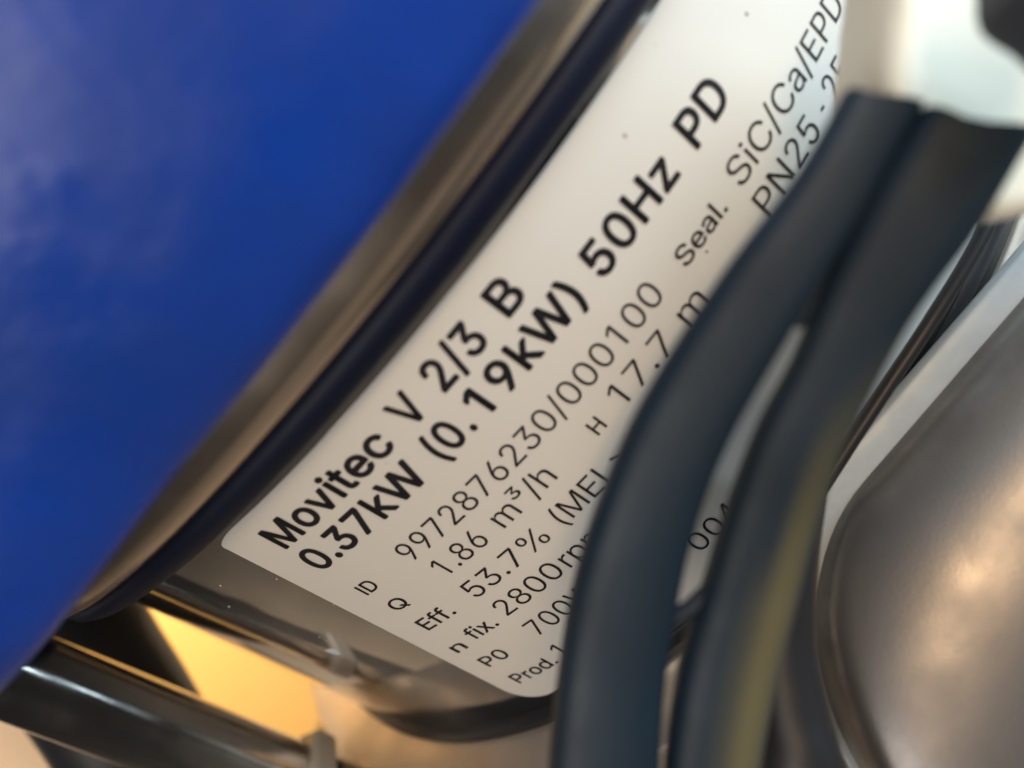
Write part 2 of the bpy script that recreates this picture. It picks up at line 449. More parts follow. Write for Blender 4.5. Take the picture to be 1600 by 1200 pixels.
GLYPHS = """4 453 300,0 238,0 238,112 32,112 32,162 230,509 300,509 300,166 372,166 372,112 300,112|238,166 238,430 90,166
M 628 60,0 60,509 152,509 277,187 287,159 299,123 311,84 322,49 307,49 318,83 330,121 342,158 352,187 476,509 568,509 568,0 504,0 504,291 504,327 505,369 506,413 507,457 513,457 509,445 505,433 502,421 498,409 482,363 467,322 456,291 342,0 286,0 170,291 159,321 145,361 129,408 112,457 119,457 120,416 121,372 122,328 122,291 122,0
o 415 207,-8 182,-7 159,-2 137,6 117,16 98,30 82,46 68,64 56,85 46,108 40,133 36,159 34,187 36,216 40,243 46,268 56,291 68,312 82,330 98,346 117,360 137,371 159,378 182,383 207,384 233,383 256,378 278,371 299,360 317,346 333,330 347,312 359,291 369,268 376,243 380,216 381,187 380,159 376,133 369,108 359,85 347,64 333,46 317,30 299,16 278,6 256,-2 233,-7|207,46 226,48 242,51 257,57 270,66 282,76 292,89 300,102 307,117 312,134 316,151 318,169 319,187 318,206 316,224 312,242 307,258 300,274 292,287 282,300 270,310 257,319 242,325 226,329 207,330 189,329 173,325 158,319 145,310 134,300 124,287 115,274 108,258 103,242 99,224 97,206 96,187 97,169 99,151 103,134 108,117 115,102 124,89 134,76 145,66 158,57 173,51 189,48
v 389 163,0 17,379 84,379 165,155 171,138 177,121 182,104 187,87 191,70 196,53 201,37 206,21 184,21 189,37 194,53 198,70 203,87 207,104 213,121 218,138 224,155 305,379 371,379 226,0
i 167 53,0 53,379 114,379 114,0|84,443 75,444 67,446 60,449 54,455 48,461 44,468 42,475 41,483 42,491 44,499 48,506 54,512 60,517 67,521 75,523 84,524 92,523 100,521 107,517 114,512 119,506 123,499 126,491 126,483 126,475 123,468 119,461 114,455 107,449 100,446 92,444
t 227 204,379 204,327 6,327 6,379|65,471 126,471 126,98 127,86 128,76 132,68 136,61 142,56 150,53 159,51 170,50 185,51 202,54 213,2 208,0 203,-1 198,-2 192,-3 186,-3 180,-4 174,-4 168,-4 145,-3 125,2 107,10 92,21 80,35 72,52 67,71 65,93
e 404 212,-8 185,-7 161,-2 138,6 117,16 98,30 82,46 68,64 56,85 46,108 40,132 35,159 34,187 35,215 39,242 46,267 55,290 67,311 81,329 97,346 115,359 135,370 157,378 180,383 205,384 221,384 236,382 251,379 266,374 280,368 294,361 307,351 319,341 331,329 341,315 350,299 357,282 363,263 368,242 370,219 371,194 371,169 75,169 75,221 338,221 310,202 309,220 307,237 303,254 298,269 291,282 283,294 273,305 263,314 250,321 237,326 222,329 205,330 189,329 173,326 159,321 146,313 135,304 125,294 116,282 109,270 103,256 99,241 97,226 96,211 96,178 97,157 100,139 104,122 110,106 118,92 128,80 139,70 151,61 165,55 179,50 195,47 212,46 224,47 234,48 244,50 254,53 263,56 271,61 278,66 285,73 292,80 297,88 302,96 306,105 365,91 360,77 353,63 345,51 335,39 324,29 311,19 298,11 283,4 266,-1 249,-5 231,-7
c 396 207,-8 182,-7 159,-2 137,6 117,16 98,30 82,46 68,64 56,85 46,108 40,133 36,159 34,187 36,216 40,243 46,268 56,291 68,312 82,330 98,346 117,360 137,371 159,378 182,383 207,384 221,384 234,383 247,380 260,377 272,373 284,368 295,362 305,356 315,349 324,341 332,332 340,322 347,312 353,301 358,289 362,277 303,262 301,269 298,276 294,283 290,289 286,295 281,301 276,306 270,311 264,315 257,319 250,322 242,325 234,327 226,329 217,329 207,330 189,329 173,325 158,319 145,310 134,300 124,287 115,274 108,258 103,242 99,224 97,206 96,187 97,169 99,151 103,134 108,117 115,102 124,89 134,76 145,66 158,57 173,51 189,48 207,46 217,47 226,48 234,49 243,52 250,54 258,58 264,62 271,66 277,71 282,76 287,82 292,89 296,95 299,102 302,110 304,117 363,102 359,90 354,78 348,67 341,56 334,46 325,37 316,29 306,21 296,15 285,9 273,4 261,-1 248,-4 235,-6 221,-8
V 480 204,0 16,509 84,509 192,206 197,192 203,176 209,158 215,137 222,115 230,89 239,61 248,31 235,31 244,62 252,90 260,115 267,138 274,158 279,176 285,192 290,206 395,509 463,509 278,0
2 453 64,0 64,47 234,229 248,243 261,257 272,270 282,282 291,294 299,305 305,316 311,327 315,337 318,348 320,360 320,371 319,385 317,397 313,408 308,419 301,428 293,436 283,443 273,449 262,454 250,457 237,459 224,460 209,459 196,457 184,453 172,447 162,441 153,433 145,424 139,413 134,402 130,390 128,376 127,362 66,362 67,384 71,405 77,424 86,442 98,459 111,473 126,486 143,496 162,505 182,511 203,514 225,516 247,514 268,511 288,505 306,497 323,486 337,474 350,461 361,445 370,428 376,411 380,392 381,372 380,358 378,345 375,331 371,318 365,304 357,290 347,275 336,259 322,241 306,223 288,202 267,180 153,60 153,57 389,57 389,0
/ 249 235,533 71,-76 14,-76 178,533
3 453 218,-7 195,-6 173,-3 152,2 133,10 114,19 98,30 83,43 70,57 60,74 52,91 46,111 44,132 109,132 111,119 115,107 120,97 126,87 134,78 144,71 154,64 165,59 178,55 191,52 204,50 219,50 234,51 248,53 262,56 275,61 287,67 297,74 307,83 315,93 321,104 325,116 328,130 329,145 328,158 326,172 322,184 316,196 308,207 299,217 288,226 275,234 260,240 242,244 223,247 201,248 157,248 157,299 288,448 288,452 70,452 70,509 372,509 372,461 211,278 211,289 239,290 264,288 287,284 308,276 327,265 344,253 359,239 371,222 381,205 387,186 392,166 393,145 392,123 387,103 380,84 370,66 358,50 344,36 327,23 309,12 288,4 266,-2 243,-6
B 456 60,0 60,509 241,509 266,508 289,504 310,499 329,491 345,481 359,469 371,456 381,442 388,426 394,410 397,392 398,374 397,358 395,344 392,331 387,320 380,310 373,301 365,293 356,286 347,280 336,275 326,270 315,267 315,262 327,261 339,257 351,252 363,245 374,237 385,227 394,216 402,203 409,189 414,173 417,155 418,136 417,117 413,100 408,83 400,67 390,52 377,39 362,28 344,18 324,10 301,4 275,1 247,0|125,57 245,57 272,58 296,63 315,70 330,80 341,92 349,105 354,120 355,137 355,149 352,161 348,173 342,184 335,194 327,203 317,211 306,218 293,224 279,228 264,230 248,231 125,231|125,285 238,285 252,286 265,288 277,291 288,296 299,302 308,309 316,317 323,326 329,337 333,348 335,359 336,372 334,388 330,403 323,417 313,429 299,439 283,446 263,450 240,452 125,452
0 453 227,-7 199,-5 174,1 151,11 130,24 111,41 95,62 80,86 69,113 60,144 53,178 49,214 48,254 49,294 53,330 60,364 69,395 81,422 95,447 112,467 130,484 151,498 174,508 200,514 227,516 254,514 279,508 302,498 323,484 342,467 358,447 372,422 384,395 393,364 400,330 404,294 405,254 404,214 400,178 393,144 384,113 373,86 359,62 342,41 323,24 302,11 279,1 254,-5|227,50 245,51 261,56 276,63 290,74 303,87 313,103 323,122 330,144 336,168 340,194 343,223 344,254 343,285 340,314 336,341 330,365 323,387 313,405 303,422 290,435 276,446 261,453 245,458 227,460 209,458 192,453 177,446 163,435 151,422 140,405 131,387 123,365 117,341 113,314 110,285 109,254 110,223 113,194 117,168 123,144 131,122 140,103 151,87 163,74 177,63 192,56 209,51
. 188 95,-4 86,-4 78,-1 70,3 63,9 57,16 53,24 50,32 50,41 50,50 53,59 57,66 63,73 70,79 78,83 86,86 95,87 104,86 113,83 121,79 128,73 134,66 138,59 140,50 141,41 140,32 138,24 134,16 128,9 121,3 113,-1 104,-4
7 453 97,0 323,448 323,452 62,452 62,509 391,509 391,449 165,0
k 381 110,137 110,212 121,212 284,379 360,379 184,199 177,199|53,0 53,509 114,509 114,0|294,0 148,186 191,229 372,0
W 686 155,0 16,509 82,509 163,196 166,183 170,171 173,158 175,145 187,94 189,80 192,67 195,53 197,40 189,40 192,53 194,67 197,80 200,94 203,107 205,120 208,133 211,145 224,196 306,509 380,509 462,196 465,183 468,171 471,158 474,145 486,94 489,80 492,67 494,53 497,40 488,40 491,53 493,67 496,80 499,94 502,107 504,120 507,133 510,145 523,196 603,509 670,509 530,0 455,0 368,323 363,339 359,356 355,373 351,391 347,410 344,431 340,452 336,475 350,475 346,453 342,433 339,413 335,395 331,377 327,359 323,341 318,323 230,0
( 273 89,207 90,235 92,264 96,293 101,324 107,354 114,384 122,413 132,441 142,468 153,494 164,517 177,539 236,539 223,512 212,485 201,457 191,428 182,399 174,370 167,342 161,313 157,285 154,258 152,232 151,207 152,184 154,161 156,138 160,115 165,91 172,67 179,42 188,16 198,-10 209,-38 222,-66 236,-96 177,-96 156,-59 139,-21 124,16 111,55 102,93 95,131 90,169
) 273 37,-96 52,-66 64,-37 76,-9 86,18 95,44 102,69 108,93 113,116 117,139 120,162 121,184 122,207 121,232 119,258 116,285 112,313 106,342 99,370 91,399 82,428 73,457 62,485 50,512 37,539 97,539 109,517 121,494 131,468 142,441 151,413 159,384 167,354 173,323 178,293 181,264 183,235 184,207 183,168 178,130 171,92 161,53 149,15 134,-22 117,-59 97,-96
1 453 276,509 276,0 212,0 212,448 209,448 86,358 86,427 198,509
9 453 226,516 249,514 271,510 291,503 310,494 328,482 343,468 356,452 368,434 377,414 384,393 388,371 389,347 388,328 385,309 380,290 373,270 363,248 350,224 334,197 315,168 200,0 130,0 301,248 307,248 303,240 299,234 294,227 287,221 281,215 273,210 265,206 257,202 248,199 238,196 228,195 218,195 195,196 175,199 155,206 137,214 121,225 106,237 94,252 83,269 74,287 68,307 65,329 64,352 65,375 69,397 75,417 85,436 96,454 110,469 125,483 143,494 162,504 182,510 203,514|226,460 212,459 199,457 186,452 174,446 163,438 154,429 145,419 138,407 133,395 129,381 126,367 125,352 126,336 129,322 133,308 138,295 145,284 154,274 163,265 174,257 186,251 199,247 212,244 226,243 240,244 254,247 267,251 279,257 289,265 299,273 307,284 314,295 320,308 324,321 327,335 327,350 327,366 324,381 320,394 314,407 307,419 299,429 290,438 279,446 267,452 254,457 241,459
5 453 221,-7 199,-6 178,-2 159,3 140,11 123,21 108,32 94,45 83,60 73,76 66,93 62,111 60,130 122,130 124,119 127,108 132,98 138,89 145,80 154,73 163,66 173,60 184,56 196,52 208,50 221,50 236,51 250,53 264,58 276,64 288,72 298,82 307,92 314,104 320,117 324,131 327,146 328,162 327,178 324,193 320,208 314,221 306,233 297,244 286,254 275,262 262,269 248,273 233,276 218,277 205,276 192,275 180,272 167,268 156,264 145,258 136,252 128,246 67,253 96,509 366,509 366,452 151,452 134,301 136,301 145,308 155,315 166,320 178,325 190,329 203,331 216,333 229,334 247,333 263,330 279,326 294,321 308,314 321,306 334,296 345,285 355,273 364,260 372,246 379,231 384,215 388,199 390,181 391,163 390,139 385,117 379,95 369,76 357,57 343,41 327,27 309,15 289,6 268,-1 245,-5
H 517 60,0 60,509 125,509 125,289 392,289 392,509 457,509 457,0 392,0 392,232 125,232 125,0
z 380 42,0 42,46 254,320 254,323 48,323 48,379 333,379 333,331 126,60 126,56 339,56 339,0
P 445 60,0 60,509 235,509 263,507 289,503 312,497 332,487 350,476 366,462 379,447 390,430 398,411 404,391 407,370 409,348 407,325 404,304 398,284 390,265 379,248 366,233 350,219 332,207 312,198 289,191 263,187 235,186 125,186 125,0|125,242 233,242 252,243 269,246 284,250 297,256 308,264 318,272 327,282 333,294 338,306 342,319 344,333 344,348 344,362 342,376 338,389 333,402 326,413 318,423 308,431 297,439 284,444 268,449 251,451 232,452 125,452
D 502 219,0 96,0 96,57 215,57 244,58 272,63 296,70 318,81 337,94 354,110 368,128 379,149 388,172 394,198 398,226 399,255 398,285 394,312 388,337 379,361 368,381 354,399 338,415 320,428 299,438 275,446 249,450 221,452 93,452 93,509 225,509 261,507 294,501 325,492 353,478 377,461 399,441 418,418 433,391 446,361 455,329 460,293 462,255 460,217 455,181 446,149 433,119 417,92 398,68 376,48 351,31 322,17 291,8 256,2|125,509 125,0 60,0 60,509
6 453 226,-7 203,-5 182,-1 161,5 142,15 125,26 109,40 96,56 84,74 75,94 69,115 65,138 64,162 65,180 68,199 73,219 80,239 89,261 102,285 118,311 137,340 252,509 322,509 151,261 145,261 149,268 154,275 159,281 165,288 172,293 179,299 187,303 196,307 205,310 214,312 224,314 235,314 257,313 278,309 298,303 316,295 332,284 346,271 359,257 370,240 378,221 384,201 388,180 389,157 388,134 384,112 377,92 368,73 356,55 343,39 327,26 310,14 291,5 271,-2 249,-6|226,48 241,49 254,52 267,56 279,63 289,70 299,79 307,90 314,101 320,114 324,128 327,142 327,157 327,173 324,187 320,201 314,213 307,225 299,235 289,244 279,251 267,258 254,262 241,264 226,265 212,264 198,262 186,258 174,252 163,244 153,235 145,225 138,214 132,201 128,188 126,174 125,158 126,143 128,128 132,114 138,102 145,90 153,79 163,70 174,63 186,56 198,52 212,49
8 453 226,-7 201,-6 178,-2 156,3 136,11 117,21 101,33 86,47 74,62 64,78 57,96 53,115 52,135 53,151 55,166 59,181 65,195 72,208 81,220 90,231 101,241 113,249 125,256 139,261 153,265 153,267 135,273 119,282 105,293 93,308 83,324 76,342 72,360 70,380 72,399 75,417 82,434 90,450 101,464 114,477 129,488 146,498 164,506 184,511 204,514 226,516 248,514 269,511 288,506 306,498 323,488 337,477 350,464 361,450 370,434 377,417 380,399 382,380 380,361 376,342 369,324 359,308 347,293 333,282 318,273 300,267 300,265 314,261 327,256 339,249 351,241 362,231 372,220 380,208 387,195 393,181 397,166 400,151 401,135 399,115 395,96 388,78 378,62 366,47 352,33 335,21 317,11 296,3 275,-2 251,-6|226,49 243,50 258,52 272,55 285,60 296,66 307,74 315,82 323,91 329,102 333,113 336,126 337,139 336,152 333,165 329,177 322,189 314,199 305,208 295,216 283,223 270,228 256,232 242,234 226,235 211,234 196,232 182,228 169,223 157,216 147,208 138,199 130,189 123,177 119,165 116,152 115,139 116,126 119,113 123,102 129,91 136,82 145,74 156,66 167,60 180,55 195,52 210,50|226,290 239,290 252,292 263,296 274,300 284,306 293,313 300,321 307,330 312,341 316,351 318,363 319,376 318,388 316,399 313,410 308,420 301,429 294,437 285,444 275,449 264,454 252,457 240,459 226,460 213,459 200,457 188,454 177,449 167,444 159,437 151,429 145,420 139,410 136,399 134,388 133,376 134,363 136,351 139,341 145,330 151,321 159,313 168,306 178,300 189,296 201,292 213,290
S 447 224,-9 197,-8 172,-4 149,1 128,9 108,19 91,31 76,45 64,60 54,77 46,96 41,115 38,137 104,137 107,123 110,110 116,98 123,88 132,79 142,71 154,64 166,59 180,55 194,52 209,50 224,49 241,50 257,52 272,55 286,60 299,66 311,74 321,82 329,92 336,102 341,114 345,126 346,139 345,151 342,161 338,171 332,179 325,186 316,193 307,199 296,205 284,209 272,214 259,218 245,222 184,239 154,249 128,260 105,274 86,289 71,307 60,326 54,348 52,372 53,393 58,413 65,431 75,448 87,463 102,476 119,488 138,498 158,506 180,511 203,514 227,516 252,514 275,511 296,505 316,498 334,488 351,476 365,463 377,449 387,433 394,415 399,397 401,378 337,378 334,396 326,412 316,426 302,437 286,447 267,453 247,457 225,459 209,458 194,456 180,452 167,448 156,442 145,435 136,427 129,418 123,409 118,398 116,387 115,376 116,363 119,352 124,342 131,334 139,326 148,319 158,313 169,308 180,304 191,300 202,296 212,293 264,279 276,276 287,272 299,268 312,264 324,258 336,252 347,245 359,238 369,229 379,220 387,209 395,198 401,185 405,171 407,155 408,139 407,118 403,99 396,81 386,64 374,48 360,34 343,21 323,11 302,2 278,-4 252,-8
C 510 267,-7 235,-5 205,1 177,11 150,25 126,42 104,63 86,88 70,115 57,146 48,179 42,215 40,254 42,293 48,329 57,362 70,393 86,421 104,445 126,466 150,484 177,498 205,508 235,514 267,516 286,515 305,513 323,509 340,504 357,498 373,490 388,481 402,471 415,460 427,447 438,433 448,418 456,402 463,385 469,367 473,348 408,348 405,361 401,373 395,384 389,395 382,404 375,413 366,421 357,428 348,435 337,440 327,445 315,449 304,452 292,454 280,455 267,456 245,454 223,450 203,443 184,432 166,419 150,403 137,385 125,364 116,340 109,314 105,285 103,254 105,223 109,194 116,168 125,145 137,123 151,105 166,89 184,76 203,66 223,59 245,54 267,53 280,53 292,55 304,57 315,60 327,64 337,69 348,74 357,81 366,88 375,96 382,105 389,114 395,125 401,136 405,148 408,160 473,160 469,142 463,124 457,107 448,91 438,76 428,62 416,49 402,38 388,28 373,19 357,11 341,5 323,0 305,-4 286,-6
a 389 160,-9 142,-8 126,-5 110,-1 94,5 80,12 68,22 57,32 48,45 40,58 35,73 31,90 30,108 31,123 34,138 38,150 43,161 50,171 58,179 67,187 78,193 89,199 100,203 112,207 125,211 138,213 152,216 165,218 178,220 234,227 244,228 252,230 259,232 265,235 270,238 273,243 275,248 276,255 276,257 275,268 273,279 271,288 267,297 262,304 256,311 248,317 240,322 230,326 220,329 208,330 196,331 183,330 171,329 159,326 149,322 140,318 132,313 124,307 118,301 112,294 107,288 103,281 100,274 41,291 48,308 57,322 67,335 79,346 91,355 104,364 118,370 133,375 148,379 163,382 179,384 194,384 204,384 215,383 227,382 239,379 251,376 263,372 275,367 286,360 296,353 306,343 315,333 322,320 329,306 333,290 336,272 337,251 337,0 277,0 277,52 272,52 269,45 264,38 258,32 252,25 244,18 236,12 226,6 215,1 203,-3 190,-6 176,-8|170,45 187,46 202,49 216,53 228,59 239,66 248,74 257,83 263,93 269,104 272,115 275,126 276,138 276,190 273,188 270,186 265,184 259,182 253,180 246,179 239,177 231,176 200,171 175,168 165,166 154,164 144,162 134,159 125,155 117,150 110,145 103,139 98,132 95,124 93,115 92,105 92,95 94,87 98,79 102,72 107,66 114,61 121,56 130,52 139,49 149,47 159,46
E 419 60,0 60,509 372,509 372,452 125,452 125,286 355,286 355,229 125,229 125,57 375,57 375,0
m 610 53,0 53,379 112,379 112,295 108,295 112,310 118,323 125,335 132,346 141,355 151,363 161,370 172,376 183,380 195,384 207,386 219,386 239,385 257,380 273,372 287,361 299,347 309,331 316,314 321,295 312,295 317,308 322,321 329,332 337,343 347,353 357,361 368,369 381,375 394,380 407,383 422,385 437,386 453,385 468,383 483,378 497,372 510,364 522,354 532,342 541,328 548,313 553,296 556,276 557,255 557,0 496,0 496,254 494,273 490,289 483,302 473,313 460,321 447,326 433,329 419,330 406,330 395,328 384,324 374,320 365,314 358,307 351,299 345,290 341,280 338,270 336,259 335,247 335,0 274,0 274,260 273,275 269,288 262,301 253,311 242,320 229,326 215,329 199,330 188,330 178,328 168,325 158,320 148,314 140,307 132,299 126,289 121,278 117,266 114,253 114,238 114,0
³ 309 155,302 139,303 123,305 108,308 94,312 81,318 70,324 60,332 51,341 44,350 39,361 36,372 34,383 94,383 96,376 100,370 106,364 113,360 123,355 133,353 144,351 156,350 169,351 180,353 191,357 200,362 207,368 212,375 215,383 216,392 215,400 212,408 206,415 198,422 188,427 175,431 162,433 146,434 115,434 115,473 195,534 195,535 50,535 50,583 266,583 266,541 154,453 154,466 172,467 189,467 204,465 219,461 232,456 244,449 254,441 263,432 269,422 274,411 277,399 278,387 277,375 274,363 269,352 262,342 253,333 243,325 232,318 218,313 204,308 189,305 172,303
h 410 114,227 114,0 53,0 53,509 114,509 114,287 102,287 112,312 124,332 137,349 152,362 169,372 187,379 207,383 227,384 246,383 264,380 280,376 295,369 309,360 321,349 332,336 341,321 348,304 353,285 356,264 357,240 357,0 296,0 296,235 295,256 290,275 283,291 273,304 260,315 246,323 229,328 210,329 197,328 184,326 172,322 161,317 150,311 141,303 133,293 126,283 121,271 117,257 114,243
N 523 60,0 60,509 136,509 343,183 347,176 352,169 357,160 363,151 369,141 375,130 381,119 388,107 394,94 401,82 407,68 414,55 405,54 403,68 402,81 401,95 401,108 400,121 400,134 399,146 399,157 399,195 399,509 463,509 463,0 387,0 202,290 177,331 171,342 164,354 156,367 148,381 108,452 119,454 122,384 124,328 125,291 125,0
- 453 337,244 337,188 114,188 114,244
I 185 60,0 60,509 125,509 125,0
Q 533 245,159 313,159 369,85 384,65 468,-48 401,-48 346,27 331,46|267,-7 235,-5 205,1 177,11 150,25 126,42 105,63 86,88 70,115 57,146 48,179 42,215 40,254 42,293 48,329 57,362 70,393 86,421 105,445 126,466 150,484 177,498 205,508 235,514 267,516 299,514 329,508 357,498 384,484 408,466 429,445 448,421 464,393 477,362 486,329 491,293 493,254 491,215 486,179 477,146 464,115 448,88 429,63 408,42 384,25 357,11 329,1 299,-5|267,53 289,54 310,59 330,66 349,76 367,89 383,105 396,123 408,144 418,168 425,194 429,223 430,254 429,286 425,314 418,341 408,365 396,386 383,404 367,420 349,433 330,443 310,450 289,454 267,456 245,454 223,450 203,443 184,433 167,420 151,404 137,385 125,364 116,340 109,314 105,285 103,254 105,223 109,194 116,168 125,144 137,123 151,105 167,89 184,76 203,66 223,59 245,54
f 254 228,379 228,327 6,327 6,379|81,0 81,432 82,447 84,461 89,474 96,486 104,496 113,505 124,513 135,519 148,524 161,527 174,529 187,530 197,530 207,529 215,528 222,527 229,525 234,524 239,522 243,521 227,468 215,472 211,473 206,473 200,474 195,474 182,473 171,470 162,466 154,460 149,452 145,443 142,431 142,419 142,0
n 410 114,227 114,0 53,0 53,379 112,379 112,287 102,287 112,312 124,332 137,349 152,362 169,372 187,379 207,383 227,384 246,383 264,380 280,376 295,369 309,360 321,349 332,336 341,321 348,304 353,285 356,264 357,240 357,0 296,0 296,235 295,256 290,275 283,291 273,304 260,315 246,323 229,328 210,329 197,328 184,326 172,322 161,317 150,311 141,303 133,293 126,283 121,271 117,257 114,243
x 379 21,0 171,218 171,171 29,379 100,379 147,306 156,292 164,279 172,266 179,253 186,241 193,229 200,217 207,206 175,206 183,217 190,229 196,241 202,253 209,266 216,279 224,292 233,306 282,379 352,379 209,169 209,214 358,0 287,0 231,85 222,99 214,112 207,124 200,136 193,148 187,159 180,171 173,182 205,182 198,171 191,159 185,148 178,136 172,124 165,112 157,99 148,85 91,0
r 259 53,0 53,379 112,379 112,321 115,321 122,335 130,347 140,358 152,367 166,375 181,380 196,384 213,385 229,384 243,384 243,322 230,324 224,325 219,325 213,326 207,326 194,325 182,323 170,319 159,315 149,309 140,301 132,293 126,284 121,273 117,262 114,250 114,237 114,0
p 424 53,-143 53,379 112,379 112,319 118,319 122,325 126,331 131,338 137,346 144,353 152,360 161,367 171,373 183,378 197,381 212,384 229,384 252,383 274,378 294,371 313,361 330,347 345,332 359,313 370,293 379,270 385,245 389,218 390,189 389,160 385,133 379,108 370,84 359,64 346,45 330,29 313,16 294,5 274,-2 252,-7 229,-8 213,-7 198,-5 184,-1 173,4 162,10 153,17 145,24 138,31 132,39 127,46 122,53 118,59 114,59 114,-143|220,47 237,48 253,51 267,57 279,66 291,76 301,88 309,101 316,117 321,133 325,151 327,170 328,189 327,209 325,227 321,245 316,261 309,276 301,290 291,301 280,311 267,319 253,325 237,329 220,330 203,329 188,325 174,320 161,312 150,302 140,291 132,278 125,263 120,247 116,229 113,210 113,189 113,169 116,150 120,132 125,115 132,100 140,86 150,75 162,65 174,57 188,51 204,48
d 424 195,-8 172,-7 151,-2 130,5 111,16 94,29 79,45 66,64 55,84 46,108 39,133 35,160 34,189 35,218 39,245 46,270 55,293 66,313 79,332 95,347 112,361 131,371 151,378 173,383 196,384 213,384 228,381 241,378 253,373 263,367 272,360 280,353 287,346 293,338 298,331 303,325 306,319 311,319 311,509 372,509 372,0 313,0 313,59 307,59 303,53 298,46 293,39 287,31 280,24 272,17 263,10 252,4 241,-1 227,-5 212,-7|205,47 221,48 236,51 250,57 263,65 274,75 284,86 293,100 299,115 305,132 309,150 311,169 312,189 311,210 309,229 305,247 300,263 293,278 284,291 275,302 263,312 251,320 237,325 221,329 205,330 187,329 172,325 157,319 145,311 133,301 124,290 115,276 108,261 103,245 99,227 97,209 96,189 97,170 99,151 103,133 109,117 115,101 124,88 134,76 145,66 158,57 172,51 188,48
l 167 53,0 53,520 114,520 114,0
% 676 175,283 160,284 146,286 132,291 121,297 110,305 101,314 93,324 86,335 81,347 78,360 75,373 75,388 75,412 76,426 78,440 81,452 87,464 93,476 101,486 110,495 121,503 133,509 146,513 160,516 175,517 191,516 206,513 219,509 230,503 241,495 250,486 258,476 264,464 269,452 273,440 275,426 276,412 276,388 275,373 273,360 269,347 264,335 257,324 250,314 241,305 230,297 218,291 205,286 191,284|175,327 188,329 198,332 206,338 212,346 217,355 221,365 223,376 223,388 223,412 223,424 221,435 217,445 213,454 206,462 198,468 188,471 175,473 164,471 153,468 145,462 138,454 133,445 130,435 128,424 127,412 127,388 128,376 130,365 133,355 138,346 145,338 153,332 163,329|501,-10 486,-9 471,-6 458,-2 446,5 436,12 426,21 419,31 412,43 407,55 403,68 401,81 400,95 400,120 401,134 403,147 407,160 412,172 419,184 427,194 436,203 447,210 458,217 471,221 486,224 501,225 517,224 531,221 544,217 556,210 566,203 576,194 583,184 590,172 595,160 598,147 600,134 601,120 601,95 600,81 598,68 594,55 589,43 583,31 575,21 566,12 555,5 544,-2 531,-6 517,-9|501,35 513,36 523,39 531,45 538,53 543,62 546,73 548,84 549,95 549,120 548,131 546,142 543,153 538,162 532,170 524,176 513,179 501,180 489,179 479,176 471,170 464,162 459,153 456,142 453,131 453,120 453,95 453,84 455,73 459,62 464,53 470,45 479,39 489,36|132,0 482,509 540,509 191,0
≥ 453 65,24 65,81 388,81 388,24|388,233 65,120 65,182 290,254 287,250 287,260 290,256 65,328 65,390 388,276"""

FONT = {}
for ln in GLYPHS.split('\n'):
    ch, adv, d = ln.split(' ', 2)
    FONT[ch] = (int(adv), [[tuple(map(float, q.split(','))) for q in lp.split(' ')] for lp in d.split('|')])

def sarea(l):
    return sum(a[0] * b[1] - b[0] * a[1] for a, b in zip(l, l[1:] + l[:1])) / 2

def inside(p, l):
    c = False
    for a, b in zip(l, l[1:] + l[:1]):
        if (a[1] > p[1]) != (b[1] > p[1]) and p[0] < (b[0] - a[0]) * (p[1] - a[1]) / (b[1] - a[1]) + a[0]:
            c = not c
    return c

def thicken(l, w):           # move an outline along its normals: heavier (w > 0) or lighter print
    out = []
    n = len(l)
    for i in range(n):
        a, b, c = Vector(l[i - 1]), Vector(l[i]), Vector(l[(i + 1) % n])
        d1, d2 = (b - a), (c - b)
        if d1.length < 1e-6 or d2.length < 1e-6:
            out.append(tuple(b))
            continue
        n1, n2 = Vector((-d1.y, d1.x)).normalized(), Vector((-d2.y, d2.x)).normalized()
        m = n1 + n2
        m = m * (1 / max(m.dot(n1), 0.5)) if m.length > 1e-6 else n1
        out.append((b.x + m.x * w, b.y + m.y * w))
    return out

def filled(loops):
    c = bpy.data.curves.new('outline', 'CURVE')
    c.dimensions = '2D'
    c.fill_mode = 'BOTH'
    for l in loops:
        sp = c.splines.new('POLY')
        sp.points.add(len(l) - 1)
        for p, q in zip(sp.points, l):
            p.co = (q[0] / 100, q[1] / 100, 0, 1)
        sp.use_cyclic_u = True
    o = bpy.data.objects.new('outline', c)
    col.objects.link(o)
    me = bpy.data.meshes.new_from_object(o.evaluated_get(bpy.context.evaluated_depsgraph_get()))
    vs = [(p.co.x * 100, p.co.y * 100) for p in me.vertices]
    fs = [tuple(p.vertices) for p in me.polygons]
    bpy.data.objects.remove(o)
    bpy.data.curves.remove(c)
    bpy.data.meshes.remove(me)
    return vs, fs

def glyphs(txt, bold):       # filled 2-D glyphs: vertices and triangles, cap height 509
    v, f = [], []
    x = 0
    for ch in txt:
        if ch == ' ':
            x += 225
            continue
        adv, loops = FONT[ch]
        sg = 1 if sarea(max(loops, key=lambda l: abs(sarea(l)))) > 0 else -1
        outer = [l for l in loops if sarea(l) * sg > 0]
        holes = [l for l in loops if sarea(l) * sg < 0]
        for o in outer:
            grp = [o] + [h for h in holes if inside(h[0], o)]
            vs, fs = filled([thicken(l, -bold * sg if bold < 0 else 0) for l in grp])
            strikes = [(0, 0)] if bold <= 0 else [(bold * cos(i * pi / 4), bold * sin(i * pi / 4)) for i in range(8)] + [(0, 0)]
            for dx, dy in strikes:          # heavier print: the outline struck several times round its place
                base = len(v)
                v += [Vector((q[0] + x + dx, q[1] + dy, 0)) for q in vs]
                f += [tuple(base + i for i in t) for t in fs]
        x += adv + bold * 0.8
    return v, f

